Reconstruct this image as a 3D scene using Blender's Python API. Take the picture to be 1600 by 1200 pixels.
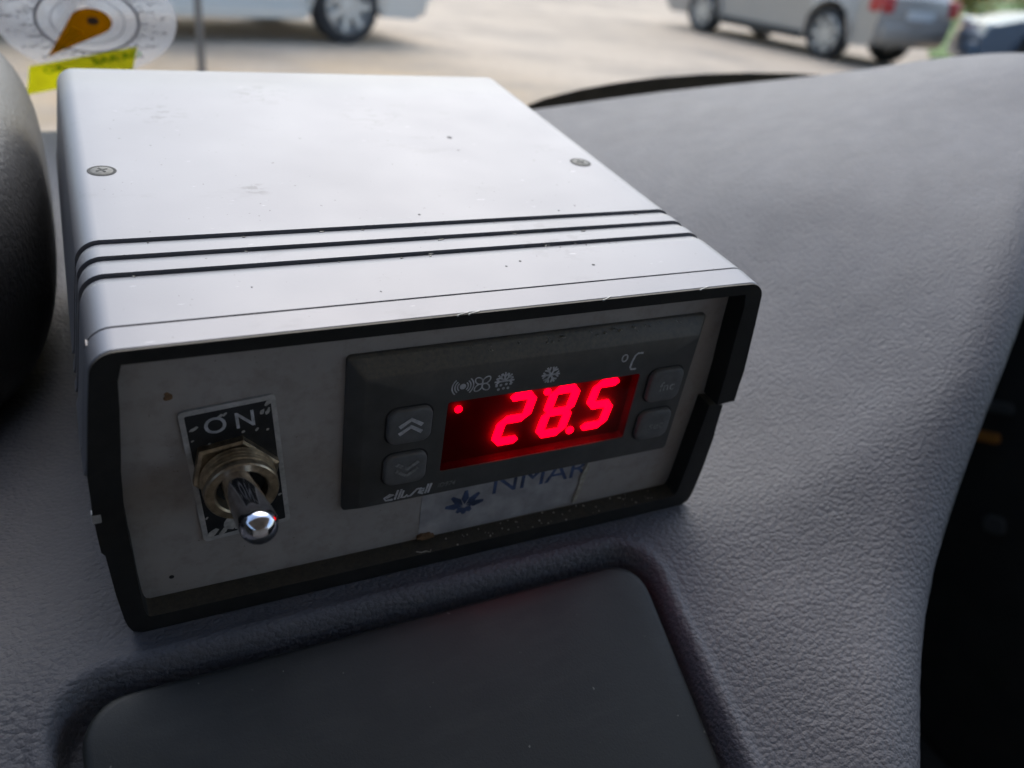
import bpy, bmesh, math, random
import numpy as np
from mathutils import Vector, Matrix
random.seed(7); rng = np.random.RandomState(5)
for o in list(bpy.data.objects): bpy.data.objects.remove(o)
scene = bpy.context.scene
COL = scene.collection
S = 0.001                                             # the cabin is laid out in millimetres

# ------------------------------------------------------------------ camera
CAM = Vector((3.626, -108.998, 129.827)) * S
YAW, PITCH, ROLL, FPX = 0.532, -0.5974, 0.1731, 1316.6
fw = Vector((math.sin(YAW)*math.cos(PITCH), math.cos(YAW)*math.cos(PITCH), math.sin(PITCH)))
rt = Vector((math.cos(YAW), -math.sin(YAW), 0)); up = rt.cross(fw)
rt2 = rt*math.cos(ROLL) + up*math.sin(ROLL); up2 = -rt*math.sin(ROLL) + up*math.cos(ROLL)
cam = bpy.data.cameras.new('camera'); camo = bpy.data.objects.new('camera', cam); COL.objects.link(camo)
M = Matrix.Identity(4)
for i in range(3):
    M[i][0] = rt2[i]; M[i][1] = up2[i]; M[i][2] = -fw[i]; M[i][3] = CAM[i]
camo.matrix_world = M
cam.sensor_width = 36; cam.sensor_fit = 'HORIZONTAL'; cam.lens = 36*FPX/1600
cam.clip_start = 0.005; cam.clip_end = 400
cam.dof.use_dof = True
cam.dof.focus_distance = (Vector((55, 0, 40))*S - CAM).dot(fw)
cam.dof.aperture_fstop = 17.0
scene.camera = camo

# ------------------------------------------------------------------ light
SUN_EL, SUN_AZ = math.radians(46), math.radians(22)   # azimuth from +Y clockwise: hazy sun ahead of the windshield
world = bpy.data.worlds.new('World'); scene.world = world; world.use_nodes = True
wn = world.node_tree.nodes; wl = world.node_tree.links; wn.clear()
sky = wn.new('ShaderNodeTexSky'); sky.sky_type = 'NISHITA'; sky.sun_disc = False
sky.sun_elevation = SUN_EL; sky.sun_rotation = SUN_AZ; sky.dust_density = 2.0; sky.air_density = 1.0; sky.ozone_density = 1.0
bg = wn.new('ShaderNodeBackground'); bg.inputs[1].default_value = 0.15
wo = wn.new('ShaderNodeOutputWorld'); wl.new(sky.outputs[0], bg.inputs[0]); wl.new(bg.outputs[0], wo.inputs[0])
sl = bpy.data.lights.new('sun', 'SUN'); sl.energy = 0.8; sl.angle = math.radians(75); sl.color = (1.0, 0.985, 0.975)
so = bpy.data.objects.new('sun', sl); COL.objects.link(so)
sd = Vector((math.sin(SUN_AZ)*math.cos(SUN_EL), math.cos(SUN_AZ)*math.cos(SUN_EL), math.sin(SUN_EL)))
so.rotation_euler = sd.to_track_quat('Z', 'Y').to_euler(); so.location = (0, 3, 6)
vs = scene.view_settings; vs.view_transform = 'Standard'; vs.look = 'None'; vs.gamma = 1; vs.exposure = 1.25; vs.use_curve_mapping = False
scene.render.engine = 'CYCLES'
scene.cycles.max_bounces = 6; scene.cycles.diffuse_bounces = 3; scene.cycles.glossy_bounces = 3; scene.cycles.transparent_max_bounces = 10

# ------------------------------------------------------------------ materials
def new_mat(name):
    m = bpy.data.materials.new(name); m.use_nodes = True
    nt = m.node_tree; b = nt.nodes['Principled BSDF']
    return m, nt, b
def coords(nt, scale=(1, 1, 1)):
    tc = nt.nodes.new('ShaderNodeTexCoord'); mp = nt.nodes.new('ShaderNodeMapping')
    mp.inputs['Scale'].default_value = [1000*s for s in scale]          # texture units are millimetres
    nt.links.new(tc.outputs['Object'], mp.inputs['Vector']); return mp.outputs[0]
def noise(nt, vec, scale, detail=4, rough=.55):
    n = nt.nodes.new('ShaderNodeTexNoise'); n.inputs['Scale'].default_value = scale
    n.inputs['Detail'].default_value = detail; n.inputs['Roughness'].default_value = rough
    nt.links.new(vec, n.inputs['Vector']); return n.outputs['Fac']
def ramp(nt, fac, stops):
    r = nt.nodes.new('ShaderNodeValToRGB'); e = r.color_ramp.elements
    while len(e) < len(stops): e.new(0.5)
    for k, (p, c) in enumerate(stops):
        e[k].position = p; e[k].color = (*c, 1) if len(c) == 3 else c
    nt.links.new(fac, r.inputs[0]); return r.outputs[0]
def mixc(nt, fac, a, b, mode='MIX'):
    m = nt.nodes.new('ShaderNodeMix'); m.data_type = 'RGBA'; m.blend_type = mode
    for s, v in ((0, fac), (6, a), (7, b)):
        if isinstance(v, (int, float)): m.inputs[s].default_value = v
        elif isinstance(v, tuple): m.inputs[s].default_value = (*v, 1)
        else: nt.links.new(v, m.inputs[s])
    return m.outputs[2]
def math_(nt, op, a, b=0.0):
    m = nt.nodes.new('ShaderNodeMath'); m.operation = op
    for i, v in enumerate((a, b)):
        if isinstance(v, (int, float)): m.inputs[i].default_value = v
        else: nt.links.new(v, m.inputs[i])
    return m.outputs[0]
def bump(nt, b, h, strength, dist):
    n = nt.nodes.new('ShaderNodeBump'); n.inputs['Strength'].default_value = strength
    n.inputs['Distance'].default_value = dist; nt.links.new(h, n.inputs['Height'])
    nt.links.new(n.outputs[0], b.inputs['Normal'])
def up_mask(nt, lo=.22, hi=.8):                           # where dust can settle
    g = nt.nodes.new('ShaderNodeNewGeometry'); s = nt.nodes.new('ShaderNodeSeparateXYZ')
    nt.links.new(g.outputs['Normal'], s.inputs[0])
    return ramp(nt, s.outputs[2], [(lo, (0, 0, 0)), (hi, (1, 1, 1))])
def plain(name, col, rough=.5, metal=0., var=.12, scale=.4, bmp=0., spec=.5, dust=0.):
    m, nt, b = new_mat(name); v = coords(nt)
    n = noise(nt, v, scale)
    c = ramp(nt, n, [(.3, tuple(x*(1-var) for x in col)), (.7, tuple(min(1, x*(1+var)) for x in col))])
    if dust:
        d = math_(nt, 'MULTIPLY', up_mask(nt, *((.10, .40) if dust > .9 else (.22, .8))), ramp(nt, noise(nt, v, 1.3, 6, .7), [(.30, (.12,)*3), (.8, (dust*.75,)*3)]))
        c = mixc(nt, d, c, (.20, .16, .105))
    nt.links.new(c, b.inputs['Base Color'])
    b.inputs['Roughness'].default_value = rough; b.inputs['Metallic'].default_value = metal
    b.inputs['Specular IOR Level'].default_value = spec
    if bmp: bump(nt, b, noise(nt, v, scale*6, 6, .65), bmp, .0001)
    return m

def leather(name, col, rough, cell, strength, depth=.00022, aniso=1.2):
    m, nt, b = new_mat(name); v = coords(nt, (1, aniso, 1))
    w = nt.nodes.new('ShaderNodeTexNoise'); w.inputs['Scale'].default_value = .55/cell; w.inputs['Detail'].default_value = 3
    nt.links.new(v, w.inputs['Vector'])
    add = nt.nodes.new('ShaderNodeVectorMath'); add.operation = 'MULTIPLY_ADD'
    nt.links.new(w.outputs['Color'], add.inputs[0]); add.inputs[1].default_value = (cell*.8,)*3; nt.links.new(v, add.inputs[2])
    vo = nt.nodes.new('ShaderNodeTexVoronoi'); vo.feature = 'F1'; vo.inputs['Scale'].default_value = 1/cell
    nt.links.new(add.outputs[0], vo.inputs['Vector'])
    vo2 = nt.nodes.new('ShaderNodeTexVoronoi'); vo2.feature = 'F1'; vo2.inputs['Scale'].default_value = 2.3/cell
    nt.links.new(add.outputs[0], vo2.inputs['Vector'])
    big = noise(nt, v, .05, 3)
    h = math_(nt, 'ADD', math_(nt, 'MULTIPLY', vo.outputs['Distance'], -1.0), math_(nt, 'MULTIPLY', vo2.outputs['Distance'], -.35))
    h = math_(nt, 'ADD', h, math_(nt, 'MULTIPLY', noise(nt, v, 3.5/cell, 3), .25))
    bump(nt, b, h, strength, depth)
    c = ramp(nt, big, [(.3, tuple(x*.9 for x in col)), (.7, tuple(x*1.08 for x in col))])
    specks = ramp(nt, noise(nt, v, 1.7, 2), [(.74, (0, 0, 0)), (.80, (.5, .5, .5))])
    c = mixc(nt, specks, c, tuple(min(1, x*2.2) for x in col))
    nt.links.new(c, b.inputs['Base Color'])
    rr = ramp(nt, noise(nt, v, .12, 4), [(.3, (rough-.03,)*3), (.7, (rough+.03,)*3)])
    nt.links.new(rr, b.inputs['Roughness'])
    return m

MAT = {}
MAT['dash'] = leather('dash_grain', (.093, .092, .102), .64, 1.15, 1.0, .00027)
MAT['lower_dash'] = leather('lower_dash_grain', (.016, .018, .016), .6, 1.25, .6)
MAT['cowl'] = leather('cowl_grain', (.055, .054, .054), .5, 1.5, .6)
def lid_mat():
    m, nt, b = new_mat('lid_plastic'); v = coords(nt)
    c = ramp(nt, noise(nt, v, .05, 5, .6), [(.3, (.0085, .0105, .0105)), (.7, (.0125, .0145, .014))])
    d = ramp(nt, noise(nt, v, .55, 2, .5), [(.745, (0, 0, 0)), (.77, (.7, .7, .7))]); c = mixc(nt, d, c, (.16, .155, .14))
    h_ = ramp(nt, noise(nt, coords(nt, (.25, 1, 1)), .22, 7, .7), [(.5, (0, 0, 0)), (.75, (.3, .3, .3))]); c = mixc(nt, h_, c, (.04, .04, .037))
    nt.links.new(c, b.inputs['Base Color'])
    nt.links.new(ramp(nt, noise(nt, v, .07, 6, .65), [(.3, (.5,)*3), (.7, (.62,)*3)]), b.inputs['Roughness'])
    bump(nt, b, noise(nt, v, 2.2, 4, .6), .4, .0001); return m
MAT['lid'] = lid_mat()
MAT['rim'] = plain('rim_plastic', (.011, .011, .011), .55, 0, .3, .3, .2, .35)
MAT['rim_dusty'] = plain('rim_plastic_dusty', (.011, .011, .0105), .6, 0, .3, .3, .2, .35, dust=.5)
MAT['bezel'] = plain('bezel_plastic', (.056, .056, .055), .48, 0, .15, .25, .12, .5, dust=.95)
MAT['button'] = plain('button_rubber', (.11, .111, .112), .62, 0, .15, .5, .3, .4, dust=.5)
MAT['print'] = plain('grey_print', (.42, .42, .44), .6, 0, .35, .9)
MAT['print_dim'] = plain('worn_print', (.17, .17, .17), .6, 0, .5, 1.4)
MAT['print_mid'] = plain('half_worn_print', (.27, .27, .27), .6, 0, .45, 1.4)
MAT['plate_black'] = plain('plate_black', (.012, .013, .015), .4, 0, .3, .6)
MAT['plate_metal'] = plain('plate_metal', (.45, .44, .43), .42, .3, .2, .8, .2)
MAT['flake'] = plain('bare_flake', (.40, .39, .37), .5, .2, .3, 1.0)
MAT['brass'] = plain('nickel_brass', (.40, .32, .22), .36, .9, .45, .55, .3)
MAT['chrome'] = plain('chrome', (.62, .62, .67), .1, 1.0, .25, .5)
MAT['dark_hole'] = plain('dark_hole', (.008, .008, .008), .7)
MAT['screw'] = plain('dull_screw', (.11, .108, .10), .6, .3, .3, .8, .2)
MAT['blue'] = plain('blue_print', (.045, .07, .15), .55, 0, .6, .35)
MAT['sticker'] = plain('sticker_film', (.31, .302, .31), .45, 0, .3, .2)
MAT['dirt'] = plain('brown_dirt', (.16, .09, .045), .85, 0, .4, .9, .5)
MAT['dust_lump'] = plain('dust_lump', (.36, .33, .28), .9, 0, .3, .9, .5)
MAT['orange'] = plain('amber_print', (.55, .24, .012), .5, 0, .1, .1)
MAT['orange_light'] = plain('amber_print_light', (.80, .40, .01), .5, 0, .1, .1)
MAT['brown_dot'] = plain('brown_dot', (.06, .03, .012), .5)
MAT['label_yellow'] = plain('label_yellow', (.78, .76, .06), .5, 0, .08, .1)
MAT['label_green'] = plain('label_green', (.10, .52, .015), .5, 0, .15, .2)
MAT['dial_print'] = plain('dial_print', (.10, .11, .13), .5, 0, .3, .5)
MAT['headliner'] = plain('headliner', (.50, .48, .46), .9, 0, .05, .01)
MAT['cabin_trim'] = plain('cabin_trim', (.20, .19, .18), .85, 0, .1, .03)
MAT['cabin_dark'] = plain('cabin_dark', (.012, .013, .012), .85, 0, .3, .03)
MAT['orange_tag'] = plain('orange_tag', (.36, .15, .025), .6)
MAT['scrap'] = plain('grey_fitting', (.055, .058, .058), .7)

def silver():
    m, nt, b = new_mat('silver_paint'); v = coords(nt)
    base = ramp(nt, noise(nt, v, .03, 4), [(.3, (.165, .166, .180)), (.7, (.19, .191, .206))])
    # smudges, speckles and fine scratches that stay on the paint
    sm = ramp(nt, noise(nt, coords(nt, (1, 1.9, 1)), .045, 7, .68), [(.60, (0, 0, 0)), (.72, (.34, .34, .34))])
    base = mixc(nt, sm, base, (.12, .119, .125))
    for cx, cy, r, k in ((46, 112, 9, .8), (20, 97, 8, .75), (33, 53, 4, .9), (70, 95, 10, .4), (85, 24, 12, .4)):
        dv_ = nt.nodes.new('ShaderNodeVectorMath'); dv_.operation = 'DISTANCE'; nt.links.new(v, dv_.inputs[0]); dv_.inputs[1].default_value = (cx, cy, 60)
        fall = ramp(nt, math_(nt, 'DIVIDE', dv_.outputs['Value'], r), [(.35, (k,)*3), (1., (0, 0, 0))])
        blot = ramp(nt, noise(nt, coords(nt, (1, 1.7, 1)), .32, 6, .62), [(.52, (0, 0, 0)), (.58, (.6, .6, .6))])
        base = mixc(nt, math_(nt, 'MULTIPLY', fall, blot), base, (.08, .078, .08))
    sp = ramp(nt, noise(nt, v, .9, 2, .5), [(.735, (0, 0, 0)), (.765, (.8, .8, .8))])
    base = mixc(nt, sp, base, (.05, .048, .046))
    lt = ramp(nt, noise(nt, coords(nt, (.25, 1.6, 1)), .8, 2), [(.74, (0, 0, 0)), (.78, (.8, .8, .8))])
    base = mixc(nt, lt, base, (.34, .34, .36))
    nt.links.new(base, b.inputs['Base Color'])
    b.inputs['Metallic'].default_value = .7
    rr = ramp(nt, noise(nt, v, .06, 5), [(.3, (.46,)*3), (.7, (.52,)*3)]); nt.links.new(rr, b.inputs['Roughness'])
    bump(nt, b, noise(nt, v, 2.6, 3), .18, .00006)
    return m
MAT['silver'] = silver()

def panel_mat():
    m, nt, b = new_mat('panel_metal'); v = coords(nt)
    c = ramp(nt, noise(nt, v, .07, 6, .65), [(.3, (.325, .302, .29)), (.7, (.385, .36, .345))])
    g = ramp(nt, noise(nt, v, .22, 6, .7), [(.48, (0, 0, 0)), (.78, (.5, .5, .5))])
    c = mixc(nt, g, c, (.17, .135, .105))
    g2 = ramp(nt, noise(nt, v, 1.2, 3, .6), [(.70, (0, 0, 0)), (.76, (.7, .7, .7))])
    c = mixc(nt, g2, c, (.07, .055, .04))
    nt.links.new(c, b.inputs['Base Color'])
    b.inputs['Roughness'].default_value = .55; b.inputs['Metallic'].default_value = .25
    bump(nt, b, noise(nt, v, 1.8, 5), .2, .00008)
    return m
MAT['panel'] = panel_mat()

def emis(name, col, s):
    m, nt, b = new_mat(name)
    b.inputs['Base Color'].default_value = (.1, 0, 0, 1)
    b.inputs['Emission Color'].default_value = (*col, 1); b.inputs['Emission Strength'].default_value = s
    return m
MAT['segment'] = emis('led_red', (1.0, .0, .11), 4.5)
MAT['segment_dim'] = emis('led_red_dim', (1.0, .0, .11), 3.2)
MAT['display_back'] = plain('display_back', (.085, .001, .02), .7, 0, .1, .2)

def clear(name, tint, gloss_rough=.02, ior=1.45, white=0., wcol=(.8, .8, .8)):
    m = bpy.data.materials.new(name); m.use_nodes = True; nt = m.node_tree; nt.nodes.clear()
    t = nt.nodes.new('ShaderNodeBsdfTransparent'); t.inputs[0].default_value = (*tint, 1)
    g = nt.nodes.new('ShaderNodeBsdfGlossy'); g.inputs['Roughness'].default_value = gloss_rough
    lw_ = nt.nodes.new('ShaderNodeLayerWeight'); lw_.inputs[0].default_value = .5
    f0 = ((ior-1)/(ior+1))**2
    f = math_(nt, 'ADD', math_(nt, 'MULTIPLY', math_(nt, 'POWER', lw_.outputs['Facing'], 5.0), 1-f0), f0)
    x = nt.nodes.new('ShaderNodeMixShader'); o = nt.nodes.new('ShaderNodeOutputMaterial')
    nt.links.new(f, x.inputs[0]); nt.links.new(t.outputs[0], x.inputs[1]); nt.links.new(g.outputs[0], x.inputs[2])
    out = x.outputs[0]
    if white:
        d = nt.nodes.new('ShaderNodeBsdfTranslucent'); d.inputs[0].default_value = (*wcol, 1)
        d2 = nt.nodes.new('ShaderNodeBsdfDiffuse'); d2.inputs[0].default_value = (*wcol, 1)
        y0 = nt.nodes.new('ShaderNodeMixShader'); nt.links.new(d.outputs[0], y0.inputs[1]); nt.links.new(d2.outputs[0], y0.inputs[2])
        y = nt.nodes.new('ShaderNodeMixShader'); y.inputs[0].default_value = white
        nt.links.new(out, y.inputs[1]); nt.links.new(y0.outputs[0], y.inputs[2]); out = y.outputs[0]
    nt.links.new(out, o.inputs[0]); return m
MAT['glass'] = clear('windshield_glass', (.96, .97, .96), .01, 1.22)
MAT['window'] = clear('display_window', (.85, .08, .22), .08, 1.25)
MAT['film'] = clear('clear_film', (.97, .97, .97), .1, 1.2, .3, (.55, .55, .57))
def backlit(name, col):                                    # thin printed film: light comes through from outside
    m = bpy.data.materials.new(name); m.use_nodes = True; nt = m.node_tree; nt.nodes.clear()
    v = coords(nt); c = ramp(nt, noise(nt, v, .15, 3), [(.3, tuple(x*.9 for x in col)), (.7, tuple(min(1, x*1.08) for x in col))])
    d = nt.nodes.new('ShaderNodeBsdfTranslucent'); d2 = nt.nodes.new('ShaderNodeBsdfDiffuse')
    nt.links.new(c, d.inputs[0]); nt.links.new(c, d2.inputs[0])
    x = nt.nodes.new('ShaderNodeMixShader'); x.inputs[0].default_value = .4
    nt.links.new(d.outputs[0], x.inputs[1]); nt.links.new(d2.outputs[0], x.inputs[2])
    o = nt.nodes.new('ShaderNodeOutputMaterial'); nt.links.new(x.outputs[0], o.inputs[0]); return m
for k, c in (('orange', (.50, .29, .004)), ('orange_light', (.95, .62, .004)), ('label_yellow', (.72, .70, .07)), ('label_green', (.12, .42, .02)), ('dial_print', (.27, .27, .29))):
    MAT[k] = backlit(k + '_film', c)

# ------------------------------------------------------------------ object helpers
def link(name, me, mat, parent=None, smooth=None):
    o = bpy.data.objects.new(name, me); COL.objects.link(o)
    if mat is not None and not me.materials: me.materials.append(MAT[mat] if isinstance(mat, str) else mat)
    if smooth is not None:
        me.polygons.foreach_set('use_smooth', [True]*len(me.polygons)); me.set_sharp_from_angle(angle=math.radians(smooth))
    if parent: o.parent = parent
    return o
def obj_bm(name, bm, mat, parent=None, smooth=None, scale=S):
    if scale != 1: bmesh.ops.scale(bm, vec=(scale,)*3, verts=bm.verts)
    bmesh.ops.recalc_face_normals(bm, faces=bm.faces)
    me = bpy.data.meshes.new(name); bm.to_mesh(me); bm.free()
    return link(name, me, mat, parent, smooth)
def empty(name, loc=(0, 0, 0)):
    o = bpy.data.objects.new(name, None); COL.objects.link(o); o.location = loc; o.empty_display_size = .02; return o
def tag(o, label=None, cat=None, group=None, kind=None):
    for k, v in (('label', label), ('category', cat), ('group', group), ('kind', kind)):
        if v: o[k] = v
    return o
def box(bm, a, b, bevel=0, seg=2):
    r = bmesh.ops.create_cube(bm, size=1); vs_ = r['verts']
    for v in vs_:
        v.co = Vector([(a[i]+b[i])/2 + v.co[i]*(b[i]-a[i]) for i in range(3)])
    if bevel:
        es = list({e for v in vs_ for e in v.link_edges})
        bmesh.ops.bevel(bm, geom=es, offset=bevel, segments=seg, profile=.5, affect='EDGES')
    return vs_
def lathe(bm, prof, org, axis, seg=32, cap=True):
    ax = Vector(axis).normalized(); t = Vector((1, 0, 0)) if abs(ax.x) < .8 else Vector((0, 0, 1))
    u = (t - ax*t.dot(ax)).normalized(); w = ax.cross(u); org = Vector(org); rings = []
    for r, h in prof:
        rings.append([bm.verts.new(org + ax*h + (u*math.cos(2*math.pi*k/seg) + w*math.sin(2*math.pi*k/seg))*max(r, 1e-4)) for k in range(seg)])
    for a, b in zip(rings, rings[1:]):
        for k in range(seg): bm.faces.new((a[k], a[(k+1) % seg], b[(k+1) % seg], b[k]))
    if cap: bm.faces.new(rings[0]); bm.faces.new(rings[-1][::-1])
def prism(bm, pts, to3, t0, t1):
    """extrude a 2D outline: to3(p, t) -> 3D"""
    a = [bm.verts.new(to3(p, t0)) for p in pts]; b = [bm.verts.new(to3(p, t1)) for p in pts]
    n = len(pts); bm.faces.new(a); bm.faces.new(b[::-1])
    for i in range(n): bm.faces.new((a[i], b[i], b[(i+1) % n], a[(i+1) % n]))
def rrect(x0, z0, x1, z1, r, n=5):
    out = []
    for cx, cz, a0 in ((x1-r, z1-r, 0), (x0+r, z1-r, 90), (x0+r, z0+r, 180), (x1-r, z0+r, 270)):
        for k in range(n+1):
            a = math.radians(a0 + 90*k/n); out.append((cx + r*math.cos(a), cz + r*math.sin(a)))
    return out
def front(Y):                                             # outlines that lie on a plane facing the camera (y = Y, t grows towards the viewer)
    return lambda p, t: (p[0], Y - t, p[1])
def ribbon(bm, pts, w, to3, t0, t1, closed=False):
    """stroke of constant width along a 2D polyline"""
    P = [Vector(p) for p in pts]; n = len(P); L = []; R_ = []
    for i in range(n):
        a = P[(i-1) % n] if (closed or i > 0) else P[i]; c = P[(i+1) % n] if (closed or i < n-1) else P[i]
        d = (c - a).normalized(); nn = Vector((-d.y, d.x)); L.append(P[i] + nn*w/2); R_.append(P[i] - nn*w/2)
    rng_ = range(n if closed else n-1)
    for i in rng_:
        j = (i+1) % n; prism(bm, [L[i], L[j], R_[j], R_[i]], to3, t0, t1)
def disc(bm, c, r, to3, t0, t1, n=20):
    prism(bm, [(c[0]+r*math.cos(2*math.pi*k/n), c[1]+r*math.sin(2*math.pi*k/n)) for k in range(n)], to3, t0, t1)
def text_mesh(name, txt, size, thick, mat, parent, fn, shear=0., sx=1., spacing=1., bold=0.):
    """letters as thin solid geometry; fn maps (x, y, depth) in mm to 3D mm"""
    cu = bpy.data.curves.new('t', 'FONT'); cu.body = txt; cu.size = size; cu.align_x = 'CENTER'; cu.align_y = 'CENTER'
    cu.extrude = thick/2; cu.shear = shear; cu.space_character = spacing; cu.offset = bold; cu.resolution_u = 4
    ob = bpy.data.objects.new('t', cu); COL.objects.link(ob)
    dg = bpy.context.evaluated_depsgraph_get(); me = bpy.data.meshes.new_from_object(ob.evaluated_get(dg))
    bpy.data.objects.remove(ob)
    for v in me.vertices: v.co = Vector(fn(v.co.x*sx, v.co.y, v.co.z + thick/2))*S
    me.name = name; me.materials.clear()
    return link(name, me, mat, parent)

# ------------------------------------------------------------------ dashboard (the surface the box stands on)
OUT = np.array([(-420, -160), (60, -160), (97, -101), (126, -62), (154, -30), (184, -5), (221, 20), (270, 54), (320, 82), (350, 110),
                (356, 138), (344, 172), (318, 206), (280, 236), (240, 254), (200, 262), (120, 264), (40, 258), (-20, 250), (-120, 252), (-420, 262)], float)
def smooth_poly(P, it=2):
    for _ in range(it):
        Q = []
        for i in range(len(P)):
            a, b = P[i], P[(i+1) % len(P)]; Q += [a*.75+b*.25, a*.25+b*.75]
        P = np.array(Q)
    return P
OUTS = smooth_poly(OUT, 2)
def sdist(P, X, Y):
    """signed distance to a closed outline, negative inside"""
    d = np.full(X.shape, 1e9); ins = np.zeros(X.shape, bool)
    for i in range(len(P)):
        ax, ay = P[i]; bx, by = P[(i+1) % len(P)]; ex, ey = bx-ax, by-ay
        t = np.clip(((X-ax)*ex + (Y-ay)*ey)/(ex*ex+ey*ey+1e-12), 0, 1)
        d = np.minimum(d, np.hypot(X-ax-t*ex, Y-ay-t*ey))
        c = (ay > Y) != (by > Y)
        with np.errstate(divide='ignore', invalid='ignore'):
            ins ^= c & (X < (bx-ax)*(Y-ay)/(by-ay+1e-12) + ax)
    return np.where(ins, -d, d)
CTRL = np.array([(-300, -100, 0), (-300, 200, 0), (-60, -30, 0), (-60, 100, 0), (-60, 240, 0), (0, 0, 0), (0, 130, 0), (60, 60, 0), (60, 130, 0), (60, -60, 0), (-60, -120, 0), (60, -120, 0),
    (122, 0, 0), (122, 70, 0), (122, 131, 0), (60, 250, 0), (110, -80, 4), (133, -67, 13), (162, -36, 12), (150, 0, 5), (190, 10, 24), (227, 14, 47), (165, 80, 10), (215, 90, 36),
    (333, 112, 74), (325, 195, 46), (270, 140, 46), (217, 256, 9), (160, 200, 3), (240, 200, 24), (300, 80, 67)], float)
def tps(r2): return np.where(r2 > 0, r2*np.log(r2+1e-12), 0)
n_ = len(CTRL); K = tps(((CTRL[:, None, :2]-CTRL[None, :, :2])**2).sum(-1)/1e4) + np.eye(n_)*.02
Pm = np.c_[np.ones(n_), CTRL[:, :2]/100]; A_ = np.block([[K, Pm], [Pm.T, np.zeros((3, 3))]])
W_ = np.linalg.solve(A_, np.r_[CTRL[:, 2], 0, 0, 0])
def dash_base(X, Y):
    Z = W_[n_] + W_[n_+1]*X/100 + W_[n_+2]*Y/100
    for i in range(n_): Z = Z + W_[i]*tps(((X-CTRL[i, 0])**2 + (Y-CTRL[i, 1])**2)/1e4)
    flat = 1/(1+np.exp(-(X-132)/6.0))                       # quite level under and beside the box
    near = np.clip((Y+30)/25, 0, 1)
    Z = Z*(flat*near + (1-near)) if True else Z
    k = 3.0; s = (-6.5-Y)
    return Z - .45*np.where(s/k > 30, s, k*np.log1p(np.exp(np.clip(s/k, -40, 30))))
LID = np.array(rrect(-13.5, -108, 103.5, -6.6, 9, 8))
def dash_z(X, Y):
    Z = dash_base(X, Y)
    d = sdist(OUTS, X, Y); R_ = 15.0
    dd = np.clip(d, 0, R_*.985)
    Z = Z - (R_ - np.sqrt(R_*R_-dd*dd)) - np.clip(d-R_*.985, 0, None)*9.0
    p = sdist(LID, X, Y)
    # a rounded bead round the lid opening, then the pocket
    Z = Z + .8*np.exp(-((p-2.4)/1.4)**2)*(Y < 30)
    t = np.clip((1.0-p)/2.2, 0, 1); Z = Z - 9.0*t*t*(3-2*t)
    return np.maximum(Z, -230)
def axis_pts(segs):
    out = [segs[0][0]]
    for a, b, st in segs:
        n = max(1, int(round((b-a)/st))); out += [a + (b-a)*(k+1)/n for k in range(n)]
    return np.array(out)
xs = axis_pts([(-420, -60, 12), (-60, -22, 2.0), (-22, -6, .6), (-6, 96, 2.0), (96, 112, .6), (112, 450, 2.0)])
ys = axis_pts([(-190, -100, 3.0), (-100, -18, 1.5), (-18, -2, .6), (-2, 340, 2.0)])
X, Y = np.meshgrid(xs, ys); Z = dash_z(X, Y)
nx, ny = len(xs), len(ys)
co = np.stack([X, Y, Z], -1).reshape(-1, 3)*S
idx = np.arange(nx*ny).reshape(ny, nx)
fc = np.stack([idx[:-1, :-1], idx[:-1, 1:], idx[1:, 1:], idx[1:, :-1]], -1).reshape(-1, 4)
fc = fc[(co[fc][:, :, 2] > -.2295).any(1)]               # the skirt ends below the rolled edge
me = bpy.data.meshes.new('dashboard'); me.from_pydata(co.tolist(), [], fc.tolist())
me.polygons.foreach_set('use_smooth', [True]*len(me.polygons))
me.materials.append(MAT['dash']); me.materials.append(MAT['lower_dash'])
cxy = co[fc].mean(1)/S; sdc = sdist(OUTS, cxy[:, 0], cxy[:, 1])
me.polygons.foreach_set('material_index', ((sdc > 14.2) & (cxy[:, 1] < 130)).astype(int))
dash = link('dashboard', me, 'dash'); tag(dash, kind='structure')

# lid of the tray in front of the box
lid = empty('tray_lid', (46*S, -50*S, -20*S)); tag(lid, 'smooth black tray lid set into the dashboard below the control box', 'lid')
Lp = [(p[0], p[1]) for p in rrect(-9.6, -112, 101.2, -9.0, 7.5, 8)]
bm = bmesh.new()
def lidz(x, y): return -.45*max(0, -6-y) + 0.2 - 1.4*math.exp(-((-9.0-y)/3.0)) 
rings = []
cx_, cy_ = 46, -60
for sc_, dz in ((1.0, -7), (1.0, -1.6), (.994, -.7), (.985, -.2), (.97, 0), (.9, .25), (.6, .6), (.25, .7)):
    rings.append([bm.verts.new((cx_+(p[0]-cx_)*sc_, cy_+(p[1]-cy_)*sc_, lidz(0, cy_+(p[1]-cy_)*sc_)+dz)) for p in Lp])
for a, b in zip(rings, rings[1:]):
    for k in range(len(Lp)): bm.faces.new((a[k], a[(k+1) % len(Lp)], b[(k+1) % len(Lp)], b[k]))
bm.faces.new(rings[-1])
bmesh.ops.translate(bm, vec=(-46, 50, 20), verts=bm.verts)
obj_bm('lid_panel', bm, 'lid', lid, 50)

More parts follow.
